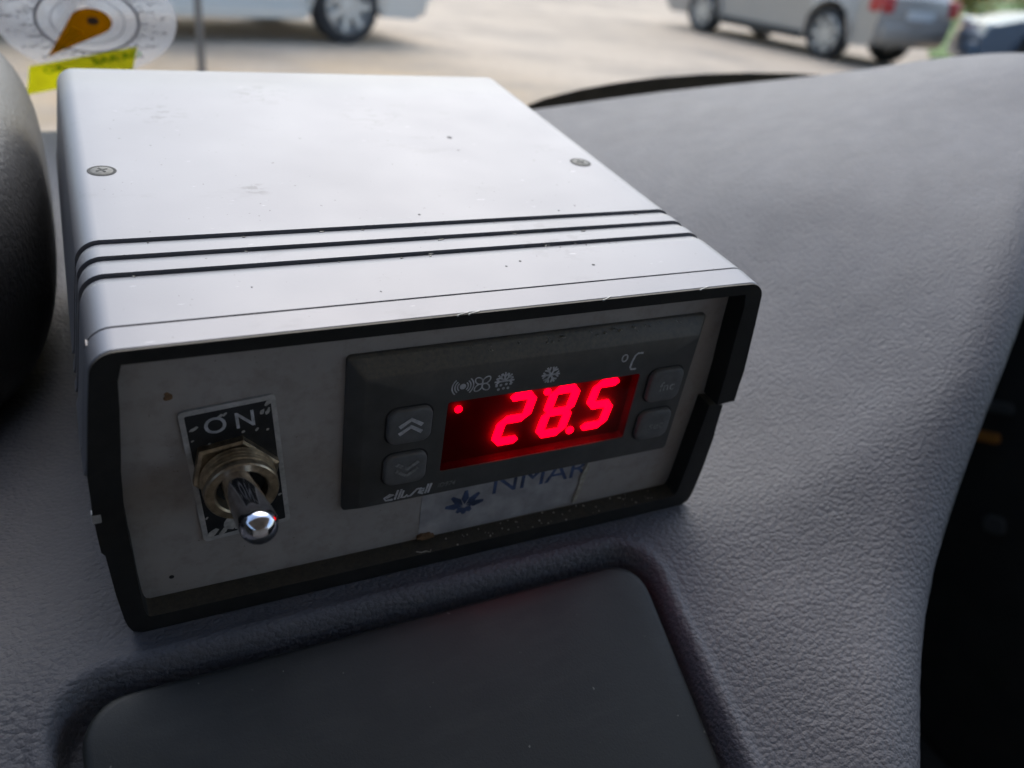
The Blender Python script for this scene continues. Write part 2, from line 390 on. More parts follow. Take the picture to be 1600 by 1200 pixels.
# instrument cowl on the left
bm = bmesh.new()
def superell(bm, c, r, e1, e2, nu=96, nv=48):
    sg = lambda v, e: math.copysign(abs(v)**e, v); rings = []
    for j in range(1, nv):
        th = -math.pi/2 + math.pi*j/nv
        rings.append([bm.verts.new((c[0]+r[0]*sg(math.cos(th), e1)*sg(math.cos(2*math.pi*i/nu), e2), c[1]+r[1]*sg(math.cos(th), e1)*sg(math.sin(2*math.pi*i/nu), e2), c[2]+r[2]*sg(math.sin(th), e1))) for i in range(nu)])
    for a, b in zip(rings, rings[1:]):
        for i in range(nu): bm.faces.new((a[i], a[(i+1) % nu], b[(i+1) % nu], b[i]))
    bm.faces.new(rings[0]); bm.faces.new(rings[-1][::-1])
superell(bm, (-72, 131, 27), (66, 84, 39), .62, .62)
superell(bm, (-215, 120, 66), (150, 110, 84), .62, .62)  # unseen second bulge, added to keep light off the box's left side
cowl = obj_bm('instrument_cowl', bm, 'cowl', None, 60)
tag(cowl, 'dark padded instrument cowl bulging at the left of the silver box', 'cowl')

# ------------------------------------------------------------------ the control box
BOXL = 'silver and black control box with toggle switch and red temperature display'
cb = empty('control_box', (60.5*S, 65*S, 0)); tag(cb, BOXL, 'control box')
OFF = Vector((60.5, 65, 0))
_link = link
def part(name, bm, mat, parent=cb, smooth=None):
    o = obj_bm(name, bm, mat, None, smooth); o.parent = parent
    base = Vector((0, 0, 0)); p = parent
    while p is not None: base += p.location; p = p.parent
    o.location = -base                                      # vertices are in box coordinates
    return o
def reparent(o, parent):
    o.parent = parent; base = Vector((0, 0, 0)); p = parent
    while p is not None: base += p.location; p = p.parent
    o.location = -base; return o
W, H, D = 121.0, 60.2, 131.2
def arc(c, r, a0, a1, n): return [(c[0]+r*math.cos(math.radians(a0+(a1-a0)*k/n)), c[1]+r*math.sin(math.radians(a0+(a1-a0)*k/n))) for k in range(n+1)]
R_ = 4.2
left_up = [(-3.1, 38.4), (-2.75, 39.2), (-2.3, 42), (-1.2, 50), (-.35, 55.6)] + arc((3.9, 56.0), R_, 178, 90, 8)
mirror = lambda L: [(W-x, z) for x, z in L][::-1]
n_top = 24; topx = [(3.9+(W-7.8)*k/n_top, H) for k in range(1, n_top)]
prof = left_up + topx + mirror(left_up)
def offset(pr, d):
    out = []
    for i in range(len(pr)):
        a = Vector(pr[max(0, i-1)]); c = Vector(pr[min(len(pr)-1, i+1)]); t = (c-a).normalized(); nn = Vector((t.y, -t.x))
        out.append((pr[i][0]+nn.x*d, pr[i][1]+nn.y*d))
    return out
def loft_shell(bm, pr, stations, thick):
    inner = offset(pr, thick); O = []; I = []
    for y, d in stations:
        O.append([bm.verts.new((x, y, z)) for x, z in offset(pr, d)]); I.append([bm.verts.new((x, y, z)) for x, z in inner])
    n = len(pr)
    for a, b in zip(O, O[1:]):
        for k in range(n-1): bm.faces.new((a[k], a[k+1], b[k+1], b[k]))
    for a, b in zip(I, I[1:]):
        for k in range(n-1): bm.faces.new((a[k], b[k], b[k+1], a[k+1]))
    for s in (0, -1):
        for k in range(n-1): bm.faces.new((O[s][k], I[s][k], I[s][k+1], O[s][k+1]))
    for e in (0, n-1):
        for j in range(len(stations)-1): bm.faces.new((O[j][e], O[j+1][e], I[j+1][e], I[j][e]))
st = [(0, .45), (.25, .22), (5.55, .0), (5.62, .4), (5.95, .4), (6.05, .0), (12, 0), (18.6, 0)]
for y0 in (19.0, 25.0, 31.0):
    st += [(y0, .02), (y0+.3, .07), (y0+2.1, .42), (y0+2.7, .72), (y0+3.0, .75), (y0+3.05, 0)]
    if y0 < 31: st += [(y0+3.4, 0), (y0+5.6, 0)]
st += [(34.5, 0), (50, 0), (70, 0), (90, 0), (110, 0), (D-.6, 0), (D-.15, .2), (D, .6)]
bm = bmesh.new(); loft_shell(bm, prof, st, 1.7)
top_shell = part('top_shell', bm, 'silver', cb, 32)
# lower shell (black), stepped where it slips under the silver one
left_dn = [(-1.2, 44.0), (-1.9, 38.0), (-2.55, 30.0), (-2.6, 21.6), (-2.0, 20.9), (-1.5, 11), (-.9, 4.5), (-.55, 2.4), (.1, .9), (1.6, .15)]
pr_dn = (left_dn + [(1.6+(W-3.2)*k/8, .15) for k in range(1, 8)] + mirror(left_dn))[::-1]
bm = bmesh.new(); loft_shell(bm, pr_dn, [(4.0, 0), (20, 0), (60, 0), (100, 0), (D-.4, 0), (D, .4)], 1.6)
part('bottom_shell', bm, 'rim', cb, 32)
# black front frames: upper and lower halves, with a recess for the panel
def frame_half(bm, outer, inner, y0, y1):
    n = len(outer); v = {}
    for nm, L, y in (('of', outer, y0), ('if', inner, y0+.15), ('ob', outer, y1), ('ib', inner, y1)):
        v[nm] = [bm.verts.new((x, y, z)) for x, z in L]
    for k in range(n-1):
        bm.faces.new((v['of'][k], v['of'][k+1], v['if'][k+1], v['if'][k])); bm.faces.new((v['if'][k], v['if'][k+1], v['ib'][k+1], v['ib'][k]))
        bm.faces.new((v['ob'][k], v['ib'][k], v['ib'][k+1], v['ob'][k+1])); bm.faces.new((v['of'][k], v['ob'][k], v['ob'][k+1], v['of'][k+1]))
    for e in (0, n-1): bm.faces.new((v['of'][e], v['if'][e], v['ib'][e], v['ob'][e]))
lu = [(-2.75, 30.4), (-2.55, 34), (-2.45, 38.2), (-1.95, 42), (-.9, 50), (-.05, 55.7)] + arc((3.95, 55.9), 3.95, 178, 90, 8)
ou = lu + topx + mirror(lu); ou = [(x, min(z, H-.3)) for x, z in ou]
liu = [(1.75, 30.0), (2.0, 34), (2.2, 38.2), (2.6, 42), (3.3, 50), (3.6, 55)] + [(3.7+.6*k/8, 55.2+2.3*k/8) for k in range(9)]
iu = liu + [(4.3+(W-8.6)*k/n_top, 57.5) for k in range(1, n_top)] + mirror(liu)
bm = bmesh.new(); frame_half(bm, ou, iu, -.35, 6.2); part('upper_front_frame', bm, 'rim_dusty', cb, 30)
ld = [(-2.7, 29.9), (-2.65, 26), (-2.5, 21.4), (-2.0, 20.6), (-1.5, 11), (-.9, 4.5), (-.5, 2.4), (.2, .8), (1.8, .05)]
rd = [(W-.9, 29.2), (W-.7, 26), (W-.4, 21.4), (W-.2, 20.6), (W-.2, 11), (W-.6, 4.5), (W-.9, 2.4), (W-1.5, .8), (W-3.0, .05)]
rd = [(x+1.4, z) for x, z in rd]
od = ld + [(1.8+(W-3.4)*k/8, .05) for k in range(1, 8)] + rd[::-1]
lid_i = [(1.75, 29.6), (1.8, 26), (1.9, 21.4), (2.0, 20.6), (2.2, 11), (2.5, 5.5), (2.7, 4.4), (3.0, 3.7), (3.6, 3.4)]
rid_i = [(W-x-1.4, z) for x, z in lid_i]
idn = lid_i + [(3.6+(W-8.6)*k/8, 3.4) for k in range(1, 8)] + rid_i[::-1]
bm = bmesh.new(); frame_half(bm, od, idn, .35, 6.2); part('lower_front_frame', bm, 'rim_dusty', cb, 30)
# little bright spring clip showing at the left joint
bm = bmesh.new(); box(bm, (-2.95, .0, 28.2), (-1.6, 1.2, 30.3), .15); part('joint_clip', bm, 'plate_metal', cb)
# front and rear panels
bm = bmesh.new(); box(bm, (.2, 4.8, 2.2), (W-.2, 6.4, 58.2)); panel = part('front_panel', bm, 'panel', cb)
bm = bmesh.new(); box(bm, (.6, D-4, 2.0), (W-.6, D-2.5, 57)); part('rear_panel', bm, 'rim', cb)
# countersunk screws in the lid
def screw(x, y):
    bm = bmesh.new(); lathe(bm, [(2.65, .02), (2.6, .05), (2.2, .05), (2.1, -.0)], (x, y, H), (0, 0, 1), 28); o = part('screw_hole', bm, 'dark_hole', top_shell, 40)
    bm = bmesh.new(); lathe(bm, [(2.05, -.2), (2.05, .05), (1.9, .11), (0.9, .2), (.0, .22)], (x, y, H+.0), (0, 0, 1), 28)
    sc = part('screw', bm, 'screw', top_shell, 40)
    bm = bmesh.new(); a = random.uniform(0, 1.5)
    for q in (0, math.pi/2):
        c, s = math.cos(a+q), math.sin(a+q)
        pts = [(x+u*c-v*s, y+u*s+v*c) for u, v in ((-1.15, -.2), (1.15, -.2), (1.15, .2), (-1.15, .2))]
        prism(bm, pts, lambda p, t: (p[0], p[1], t), H+.1+.01*(q > 0), H+.235+.01*(q > 0))
    part('screw_slot', bm, 'dark_hole', top_shell)
for x, y in ((6.2, 64), (112.6, 62)): screw(x, y)
# chips in the paint
for x, y, r in ((85, 80, .75), (84, 71.5, .28), (62, 37.5, .3), (93, 36, .22), (74, 15.5, .3), (70.5, 14, .25), (98, 38, .2), (45, 9, .2), (25, 14, .2), (88, 11.8, .35)):
    bm = bmesh.new()
    k = 9; pts = [(x+r*random.uniform(.7, 1.25)*math.cos(2*math.pi*i/k), y+r*random.uniform(.7, 1.25)*math.sin(2*math.pi*i/k)) for i in range(k)]
    prism(bm, pts, lambda p, t: (p[0], p[1], t), H-.1, H+.02); part('paint_chip', bm, 'dark_hole', top_shell)
# debris lying in the grooves and burrs along the front edge
for i in range(26):
    y0 = random.choice((19, 25, 31)); x = random.uniform(5, 116); y = y0 + random.uniform(1.2, 2.7); r = random.uniform(.08, .25)
    z = H - .6*(y-y0)/2.8 + .03
    bm = bmesh.new(); a = random.uniform(0, 3); q = random.uniform(1.2, 3)
    pts = [(x+r*q*math.cos(a)*u-r*math.sin(a)*v, y+r*q*math.sin(a)*u*.6+r*math.cos(a)*v) for u, v in ((-1, -.4), (0, -.6), (1, -.1), (.8, .5), (-.3, .6))]
    prism(bm, pts, lambda p, t: (p[0], p[1], t), z-.1, z+.15); part('dust_speck', bm, 'dust_lump', top_shell)
for x in (55, 57, 83, 104.5):
    bm = bmesh.new(); ribbon(bm, [(x, -.5), (x+random.uniform(.3, .9), -.25), (x+random.uniform(1, 2.4), random.uniform(.1, .5))], .14, lambda p, t: (p[0], p[1], t), H-.42, H-.15)
    part('paint_burr', bm, 'flake', top_shell)
bm = bmesh.new()
for k in range(5):
    disc(bm, (10.4+random.uniform(-.5, .5), 47.5+random.uniform(-.5, .5)), random.uniform(.3, .65), front(4.8), 0, .04+.01*k, 9)
part('dirt_spot', bm, 'dirt', panel)
bm = bmesh.new(); disc(bm, (7.6, 7.7), .45, front(4.8), 0, .05, 8); part('dirt_spot', bm, 'dark_hole', panel)

# ---------- switch plate and toggle switch
pl_c = Vector((20.0, 30.35)); pa = math.radians(4.6)
def rot(p): return (pl_c.x + p[0]*math.cos(pa) - p[1]*math.sin(pa), pl_c.y + p[0]*math.sin(pa) + p[1]*math.cos(pa))
bm = bmesh.new(); prism(bm, [rot(p) for p in rrect(-7.6, -14.6, 7.6, 14.6, .9)], front(4.8), 0, .5); plate = part('switch_plate', bm, 'plate_metal', cb)
bm = bmesh.new(); prism(bm, [rot(p) for p in rrect(-6.75, -13.7, 6.75, 13.65, .3)], front(4.3), 0, .02); part('black_field', bm, 'plate_black', plate)
reparent(text_mesh('lettering', 'O', 4.6, .03, 'print', None, lambda x, y, d: (*[c for c in (rot((x-2.35, y+10.6))[0], 4.275-d, rot((x-2.35, y+10.6))[1])],), bold=.04), plate)
reparent(text_mesh('lettering', 'N', 4.6, .03, 'print', None, lambda x, y, d: (*[c for c in (rot((x+2.35, y+10.6))[0], 4.275-d, rot((x+2.35, y+10.6))[1])],), bold=.04), plate)
for (px, pz, r, q) in ((-5.6, 10.9, .35, 2.6), (5.2, 11.6, .42, 1.4), (6.1, 11.5, .35, 2.4), (-1.4, 12.4, .4, 1.8), (-.6, 12.6, .25, 2), (6.3, 13.2, .5, 1.6), (-5.8, -12.8, .7, 2), (-4.2, -13.1, .6, 2.4), (-2.4, -11.4, 1.5, 1.5), (-.8, -12.2, 1.2, 1.4),
                       (4.7, -12.9, .5, 2), (-6.2, 8.5, .2, 1.5), (4, 8.2, .3, 1.6), (-3.8, 7.2, .25, 1.2), (1.8, 8.3, .25, 1.3), (5.7, 7.7, .2, 1.5), (-6.4, -9, .25, 1.8), (6.3, -7.5, .3, 1.5)):
    bm = bmesh.new(); a = random.uniform(.4, 1.1); k = 9
    pts = []
    for i in range(k):
        t = 2*math.pi*i/k; u, v = r*q*math.cos(t)*random.uniform(.7, 1.1), r*math.sin(t)*random.uniform(.6, 1.1)
        pts.append(rot((px+u*math.cos(a)-v*math.sin(a), pz+u*math.sin(a)+v*math.cos(a))))
    prism(bm, pts, front(4.28), 0, .03); part('worn_patch', bm, 'flake', plate)
SX, SZ = 19.6, 31.0
bm = bmesh.new()
pf = [(5.4, -5.0)]
y = -4.4
pf = [(4.1, 5.0), (5.85, 5.0), (5.85, 3.2)]
h = 3.2
for k in range(4): pf += [(6.1, h-.12), (6.1, h+.02), (5.65, h+.22), (5.65, h+.34)]; h += .55
prof_b = [(5.8, .0), (5.8, 1.5)]
h = 1.5
for k in range(4): prof_b += [(5.5, h+.12), (6.15, h+.42), (6.15, h+.5), (5.5, h+.8)]; h += .8
prof_b += [(6.0, h+.15), (6.02, h+1.15), (5.8, h+1.4), (4.55, h+1.45), (4.2, h+1.2), (4.15, h-1.5), (.01, h-1.6)]
lathe(bm, prof_b, (SX, 4.25, SZ), (0, -1, 0), 48, False)
sw = part('toggle_switch', bm, 'brass', cb, 35)
bm = bmesh.new()
hexp = [(SX+7.5*math.cos(math.radians(60*k+20)), SZ+7.5*math.sin(math.radians(60*k+8))) for k in range(6)]
a = [bm.verts.new((p[0], 4.28, p[1])) for p in hexp]; b = [bm.verts.new((p[0], 3.0, p[1])) for p in hexp]
c = [bm.verts.new((SX+(p[0]-SX)*.92, 2.75, SZ+(p[1]-SZ)*.92)) for p in hexp]
for u, v in ((a, b), (b, c)):
    for k in range(6): bm.faces.new((u[k], u[(k+1) % 6], v[(k+1) % 6], v[k]))
bm.faces.new(a); bm.faces.new(c[::-1]); part('hex_nut', bm, 'brass', sw)
ball = Vector((19.85, -14.2, 35.3)); piv = Vector((18.6, 2.5, 32.3)); ax = (ball-piv); L_ = ax.length; ax.normalize()
bm = bmesh.new()
pl = [(2.3, 0), (2.45, 2), (2.7, 5), (2.9, L_-3.2), (2.98, L_-2.0), (3.0, L_-1.0)] + [(3.0*math.cos(math.radians(a)), L_+3.0*math.sin(math.radians(a))) for a in (0, 12, 25, 38, 50, 62, 74, 84, 89.5)]
lathe(bm, pl, piv, ax, 40); part('lever', bm, 'chrome', sw, 60)
bm = bmesh.new(); lathe(bm, [(4.1, 0), (4.1, .3), (.01, .5)], (SX, .9, SZ), (0, -1, 0), 24); part('lever_seal', bm, 'dark_hole', sw)

# ---------- display module
BX0, BX1, BZ0, BZ1, BY = 38.2, 112.4, 16.4, 51.2, 2.2
bm = bmesh.new()
def ring(pts, y): return [bm.verts.new((p[0], y, p[1])) for p in pts]
wx0, wx1, wz0, wz1 = 56.6, 98.2, 23.4, 39.9
lev = [(rrect(BX0, BZ0, BX1, BZ1, .9), 4.8), (rrect(BX0, BZ0, BX1, BZ1, .9), 4.1), (rrect(BX0+.35, BZ0+.35, BX1-.35, BZ1-.35, .8), 3.7), (rrect(BX0+2.6, BZ0+1.4, BX1-1.6, BZ1-3.6, .9), BY+.15), (rrect(BX0+2.9, BZ0+1.6, BX1-1.8, BZ1-3.9, .9), BY), (rrect(wx0, wz0, wx1, wz1, .5), BY), (rrect(wx0+.1, wz0+.1, wx1-.1, wz1-.1, .5), 4.6)]
rings = [ring(p, y) for p, y in lev]
for a, b in zip(rings, rings[1:]):
    for k in range(len(a)): bm.faces.new((a[k], a[(k+1) % len(a)], b[(k+1) % len(a)], b[k]))
bm.faces.new(rings[0]); bm.faces.new(rings[-1])
mod = part('display_module', bm, 'bezel', cb, 25)
bm = bmesh.new(); prism(bm, rrect(wx0+.12, wz0+.12, wx1-.12, wz1-.12, .4), front(4.55), 0, .2); part('display_backing', bm, 'display_back', mod)
bm = bmesh.new(); prism(bm, rrect(wx0+.05, wz0+.05, wx1-.05, wz1-.05, .4), front(2.75), 0, .35); part('display_window', bm, 'window', mod)
# seven-segment digits
def seg_poly(p, q, w):
    p, q = Vector(p), Vector(q); d = (q-p).normalized(); n = Vector((-d.y, d.x))*w/2
    return [p, p+d*w*.45+n, q-d*w*.45+n, q, q-d*w*.45-n, p+d*w*.45-n]
SEG = {'2': 'abged', '8': 'abcdefg', '5': 'afgcd'}
hh, ww, sw_ = 10.6, 5.0, 1.75
zb = 26.95
for ch, x0 in (('2', 68.4), ('8', 78.1), ('5', 87.9)):
    P = {'A': (0, hh), 'B': (ww, hh), 'C': (0, hh/2), 'D': (ww, hh/2), 'E': (0, 0), 'F': (ww, 0)}
    ed = dict(a='AB', b='BD', c='DF', d='EF', e='CE', f='AC', g='CD')
    for s in SEG[ch]:
        p, q = (P[c] for c in ed[s])
        pts = [(x0 + v.x + .17*v.y, zb + v.y) for v in seg_poly(p, q, sw_)]
        bm = bmesh.new(); prism(bm, pts, front(3.9), 0, .3); part('lit_segment', bm, 'segment', mod)
bm = bmesh.new(); disc(bm, (85.4, 26.7), .85, front(3.9), 0, .3, 16); part('lit_segment', bm, 'segment', mod)
bm = bmesh.new(); disc(bm, (78.2, 37.6), .75, front(3.9), 0, .3, 16); part('lit_segment', bm, 'segment', mod)
bm = bmesh.new(); disc(bm, (59.6, 36.75), .75, front(3.9), 0, .3, 18); part('indicator_lamp', bm, 'segment_dim', mod)
# buttons with their worn symbols
def button(x0, z0, x1, z1):
    bm = bmesh.new(); cx, cz = (x0+x1)/2, (z0+z1)/2; R0 = []
    for sc, y in ((1.0, BY+.2), (1.0, BY-.55), (.965, BY-.85), (.9, BY-1.0), (.5, BY-.92), (.2, BY-.9)):
        R0.append([bm.verts.new((cx+(p[0]-cx)*sc, y, cz+(p[1]-cz)*sc)) for p in rrect(x0, z0, x1, z1, 1.9, 6)])
    for a, b in zip(R0, R0[1:]):
        for k in range(len(a)): bm.faces.new((a[k], a[(k+1) % len(a)], b[(k+1) % len(a)], b[k]))
    bm.faces.new(R0[0]); bm.faces.new(R0[-1]); part('button', bm, 'button', mod, 40)
    bm = bmesh.new(); prism(bm, rrect(x0-.35, z0-.35, x1+.35, z1+.35, 2.2, 6), front(BY), -.05, .012); part('button_gap', bm, 'dark_hole', mod)
for r in ((45.2, 32.7, 53.6, 40.3), (45.1, 22.9, 53.4, 30.0), (100.6, 32.4, 108.8, 40.4), (100.6, 22.4, 108.8, 29.9)): button(*r)
BF = front(BY-.95)
for s, zc in ((1, 36.6), (-1, 26.5)):
    bm = bmesh.new()
    for dz in (.85, -.75): ribbon(bm, [(47.3, zc+dz-.75*s), (49.45, zc+dz+.75*s), (51.6, zc+dz-.75*s)], .75, BF, -.02, .1 + .004*(dz > 0))
    part('printed_chevron', bm, 'print' if s > 0 else 'print_dim', mod)
reparent(text_mesh('printed_legend', 'fnc', 3.2, .03, 'print_mid', None, lambda x, y, d: (x+105.2, BY-1.0-d, y+36.2)), mod)
reparent(text_mesh('printed_legend', 'set', 3.0, .03, 'print_dim', None, lambda x, y, d: (x+105.2, BY-1.0-d, y+26.0)), mod)
# printed icons above the display
IF = front(BY)
bm = bmesh.new(); c0 = (59.1, 43.1); disc(bm, c0, .62, IF, 0, .03, 14)
for rr in (1.05, 1.55, 2.1):
    for a0 in (-48, 132): ribbon(bm, [(c0[0]+rr*math.cos(math.radians(a0+k*12)), c0[1]+rr*math.sin(math.radians(a0+k*12))) for k in range(9)], .26, IF, 0, .03)
part('alarm_icon', bm, 'print', mod)
bm = bmesh.new(); c0 = (62.95, 43.1)
for k in range(4):
    a = math.radians(45+90*k); cc = (c0[0]+1.05*math.cos(a), c0[1]+1.05*math.sin(a))
    ribbon(bm, [(cc[0]+.92*math.cos(t)*math.cos(a)-.62*math.sin(t)*math.sin(a), cc[1]+.92*math.cos(t)*math.sin(a)+.62*math.sin(t)*math.cos(a)) for t in [2*math.pi*i/14 for i in range(14)]], .27, IF, 0, .03+.002*k, True)
part('fan_icon', bm, 'print', mod)
def flake(bm, c0, r, angs, w, to3, t1, inner=.0):
    for i, dg_ in enumerate(angs):
        a = math.radians(dg_); u = Vector((math.cos(a), math.sin(a))); n = Vector((-u.y, u.x)); c = Vector(c0)
        ribbon(bm, [c+u*inner, c+u*r], w, to3, 0, t1+.002*i)
        for s in (1, -1): ribbon(bm, [c+u*r*.5, c+u*r*.86+n*s*r*.34], w*.9, to3, 0, t1+.001+.002*i)
bm = bmesh.new(); flake(bm, (67.4, 43.0), 2.0, (0, 45, 90, 135, 180), .36, IF, .03)
for px, pz in ((-1.5, -.9), (-.6, -.85), (.45, -.75), (1.4, -.8), (-1.0, -1.75), (.0, -1.65), (.95, -1.7)): disc(bm, (67.4+px, 43.0+pz), .3, IF, 0, .03, 8)
part('defrost_icon', bm, 'print', mod)
bm = bmesh.new(); flake(bm, (77.1, 42.9), 1.95, range(0, 360, 60), .4, IF, .03); part('snowflake_icon', bm, 'print', mod)
bm = bmesh.new()
ribbon(bm, [(93.35+.62*math.cos(2*math.pi*k/14), 44.3+.8*math.sin(2*math.pi*k/14)) for k in range(14)], .33, IF, 0, .03, True)
ribbon(bm, [(97.5, 45.0), (96.3, 45.05), (95.75, 44.6), (95.3, 43.0), (95.2, 41.9), (95.55, 41.35), (96.7, 41.3)], .42, IF, 0, .032)
part('degree_symbol', bm, 'print', mod)
# maker's wordmark: slanted strokes drawn as in the photograph
bm = bmesh.new(); ox, oz = 45.6, 18.5; sh = lambda x, z: (ox + x + .25*z, oz + z)
for k, pts in enumerate(([(1.9, .1), (.5, .15), (0, .75), (.9, 1.5), (1.75, 1.3), (.4, .75)], [(2.3, 0), (2.3, 2.3)], [(3.0, 0), (3.0, 2.3)], [(3.55, 1.9), (3.55, .2), (4.3, .15), (4.6, .6), (4.8, .2), (5.4, .2), (6.3, 1.6), (7.3, 1.6)], [(8.0, .15), (6.9, .6), (7.1, 1.4), (7.8, 1.4), (7.9, .85), (6.95, .8)], [(8.4, .1), (8.4, 2.4)], [(9.0, .1), (9.0, 2.4)])):
    ribbon(bm, [sh(*p) for p in pts], .42, IF, 0, .03+.002*k)
part('wordmark', bm, 'print', mod)
reparent(text_mesh('model_print', 'ID974', 1.5, .03, 'print_dim', None, lambda x, y, d: (x+58.3, BY-.01-d, y+19.9), shear=.2), mod)
# dust along the module's upper edge
bm = bmesh.new()
for i in range(28):
    x = random.uniform(60, 110); r = random.uniform(.06, .2); z = BZ1 - abs(random.gauss(0, .8)) - .2
    disc(bm, (x, z), r, front(3.2), -.3, .22, 5)
ob = part('settled_dust', bm, 'dust_lump', mod); ob['kind'] = 'stuff'
bm = bmesh.new()
for i in range(50):
    x = random.uniform(60, 116); y = random.uniform(.8, 4.4); r = random.uniform(.06, .25)
    prism(bm, [(x+r*math.cos(k*1.2566), y+r*math.sin(k*1.2566)) for k in range(5)], lambda p, t: (p[0], p[1], t), 3.3, 3.55)
ob = part('settled_dust', bm, 'dust_lump', panel); ob['kind'] = 'stuff'

# ---------- sticker under the module
bm = bmesh.new(); pts = [(54.8, 3.9), (60, 3.6), (75, 3.7), (90.5, 4.4), (91.8, 9.5), (91.0, 12), (92.2, 16), (54.6, 16)]
prism(bm, pts, front(4.8), 0, .08); stk = part('sticker', bm, 'sticker', cb)
bm = bmesh.new()
for i, dg_ in enumerate((8, 45, 90, 135, 172, 225, 270, 315)):
    a = math.radians(dg_); c = Vector((64.3, 10.2)); u = Vector((math.cos(a), math.sin(a))); n = Vector((-u.y, u.x)); l = 4.3 if dg_ < 180 else 2.2
    prism(bm, [c+u*.4, c+u*l*.5+n*.85, c+u*l+n*.35, c+u*l-n*.35, c+u*l*.5-n*.85], front(4.72), 0, .02+.002*i)
part('blue_snowflake', bm, 'blue', stk)
reparent(text_mesh('blue_lettering', 'NMAR', 7.4, .03, 'blue', None, lambda x, y, d: (x*1.15+81.5, 4.70-d, y+14.2), bold=.0, spacing=.95), stk)
bm = bmesh.new(); prism(bm, [(91.0, 4.2), (91.9, 4.4), (92.6, 9.4), (93.4, 14.5), (92.5, 15.6), (91.6, 12), (91.6, 9.5)], front(4.72), 0, .35); part('curled_edge', bm, 'dust_lump', stk)
bm = bmesh.new()
for k in range(14):
    x = 54.8 + abs(random.gauss(0, 1.6)); disc(bm, (x, 3.7+random.uniform(0, .7)), random.uniform(.25, .7), front(4.7), -.1, random.uniform(.2, .9), 7)
part('dirt_crumb', bm, 'dirt', stk)
bm = bmesh.new(); ribbon(bm, [(53.2, 2.6), (54.2, 2.1), (55.2, 2.2), (55.9, 1.7), (56.3, 2.3)], .18, lambda p, t: (p[0], p[1]-1.2, t), 3.45, 3.6); part('lint_thread', bm, 'dust_lump', cb)

# ------------------------------------------------------------------ cabin round the dashboard
GN = Vector((.0135, .1157, .9932)).normalized(); GP = Vector((8.955, 8.627, -2.0727))
def wall(name, a, b, mat):
    bm = bmesh.new(); box(bm, a, b, 8, 2); return tag(obj_bm(name, bm, mat, None), kind='structure')
def pix(px, py):                                           # where a sight line meets the glass, mm (used once to place the sticker)
    d = fw + rt2*((px-800)/FPX) + up2*((600-py)/FPX); o_ = CAM/S
    t = (318 - .74*(o_.z+40) - o_.y)/(d.y + .74*d.z); return o_ + d*t
def WY(z): return 318 - .74*(z+40)                        # windshield plane
wall('cabin_roof', (-760, -1700, 455), (760, WY(455)+8, 500), 'headliner')
wall('cabin_floor', (-760, -1700, -700), (760, 330, -640), 'cabin_dark')
wall('cabin_side_left', (-790, -1700, -640), (-740, 300, 330), 'cabin_dark'); wall('cabin_side_right', (740, -1700, -640), (790, 300, 40), 'cabin_dark')  # left side raised into its window opening to block light
wall('cabin_pillar_left', (-790, -1000, 40), (-740, -880, 470), 'headliner'); wall('cabin_pillar_right', (740, -1000, 40), (790, -880, 470), 'headliner')
wall('cabin_rear', (-760, -1740, -640), (760, -1700, 120), 'cabin_trim')
wall('cabin_bulkhead', (-760, 330, -690), (760, 360, -75), 'cabin_dark')
wall('seat_row', (-640, -900, -640), (640, -760, 250), 'cabin_trim')
# windshield pane, sloped, with its dark edge band
ws = empty('windshield', (0, .3, -.04)); tag(ws, 'sloping clear windshield with dark edge band behind the dashboard', 'windshield')
bm = bmesh.new(); nrm = Vector((0, 1, .74)).normalized(); v8 = []
z0, z1 = -72, 455
for x in (-735, 735):
    for z in (z0, z1):
        for t in (0, 4.5): v8.append(bm.verts.new(Vector((x, WY(z), z)) + nrm*t))
for f in ((0, 1, 3, 2), (4, 6, 7, 5), (0, 2, 6, 4), (1, 5, 7, 3), (0, 4, 5, 1), (2, 3, 7, 6)): bm.faces.new([v8[i] for i in f])
o = obj_bm('pane', bm, 'glass', None); reparent(o, ws)
bm = bmesh.new()
bt = [(-735, -62), (-300, -60), (0, -55)] + [(lambda P: (P.x, P.z))(pix(*p)) for p in ((800, 172), (850, 152), (905, 138), (960, 128), (1030, 119), (1100, 114), (1170, 112), (1240, 113), (1320, 118), (1420, 130))] + [(735, -40)]
for (xa, za), (xb, zb_) in zip(bt, bt[1:]):
    q = [Vector((x, WY(z), z)) - nrm*.6 for x, z in ((xa, -70), (xb, -70), (xb, zb_), (xa, za))]
    q2 = [p - nrm*.5 for p in q]; A = [bm.verts.new(p) for p in q]; B = [bm.verts.new(p) for p in q2]
    bm.faces.new(A); bm.faces.new(B[::-1])
    for k in range(4): bm.faces.new((A[k], B[k], B[(k+1) % 4], A[(k+1) % 4]))
o = obj_bm('edge_band', bm, backlit('frit', (.115, .108, .095)), None); reparent(o, ws)

# service sticker on the inside of the glass
tdir = Vector((0, -.74, 1)).normalized()
stc = Vector((0, WY(30), 30)); 
C0 = pix(137, 30); ex = Vector((1, 0, 0)); ex = (ex*math.cos(.0) + tdir*math.sin(.0))
def gl(T):                                                  # sticker coordinates -> cabin
    return lambda p, t: C0 + ex*p[0] + tdir*p[1] - nrm*(T + t)
stkr = empty('service_sticker', C0*S); tag(stkr, 'round clear service sticker with amber drop and yellow label on windshield', 'sticker')
bm = bmesh.new(); disc(bm, (0, 0), 31, gl(.8), 0, .12, 56); reparent(obj_bm('clear_disc', bm, 'film', None), stkr)
bm = bmesh.new()
for r_, w in ((17.5, 1.1), (12.5, .3)): ribbon(bm, [(r_*math.cos(2*math.pi*k/48), r_*math.sin(2*math.pi*k/48)) for k in range(48)], w, gl(.95), 0, .05, True)
reparent(obj_bm('dial_ring', bm, 'dial_print', None), stkr)
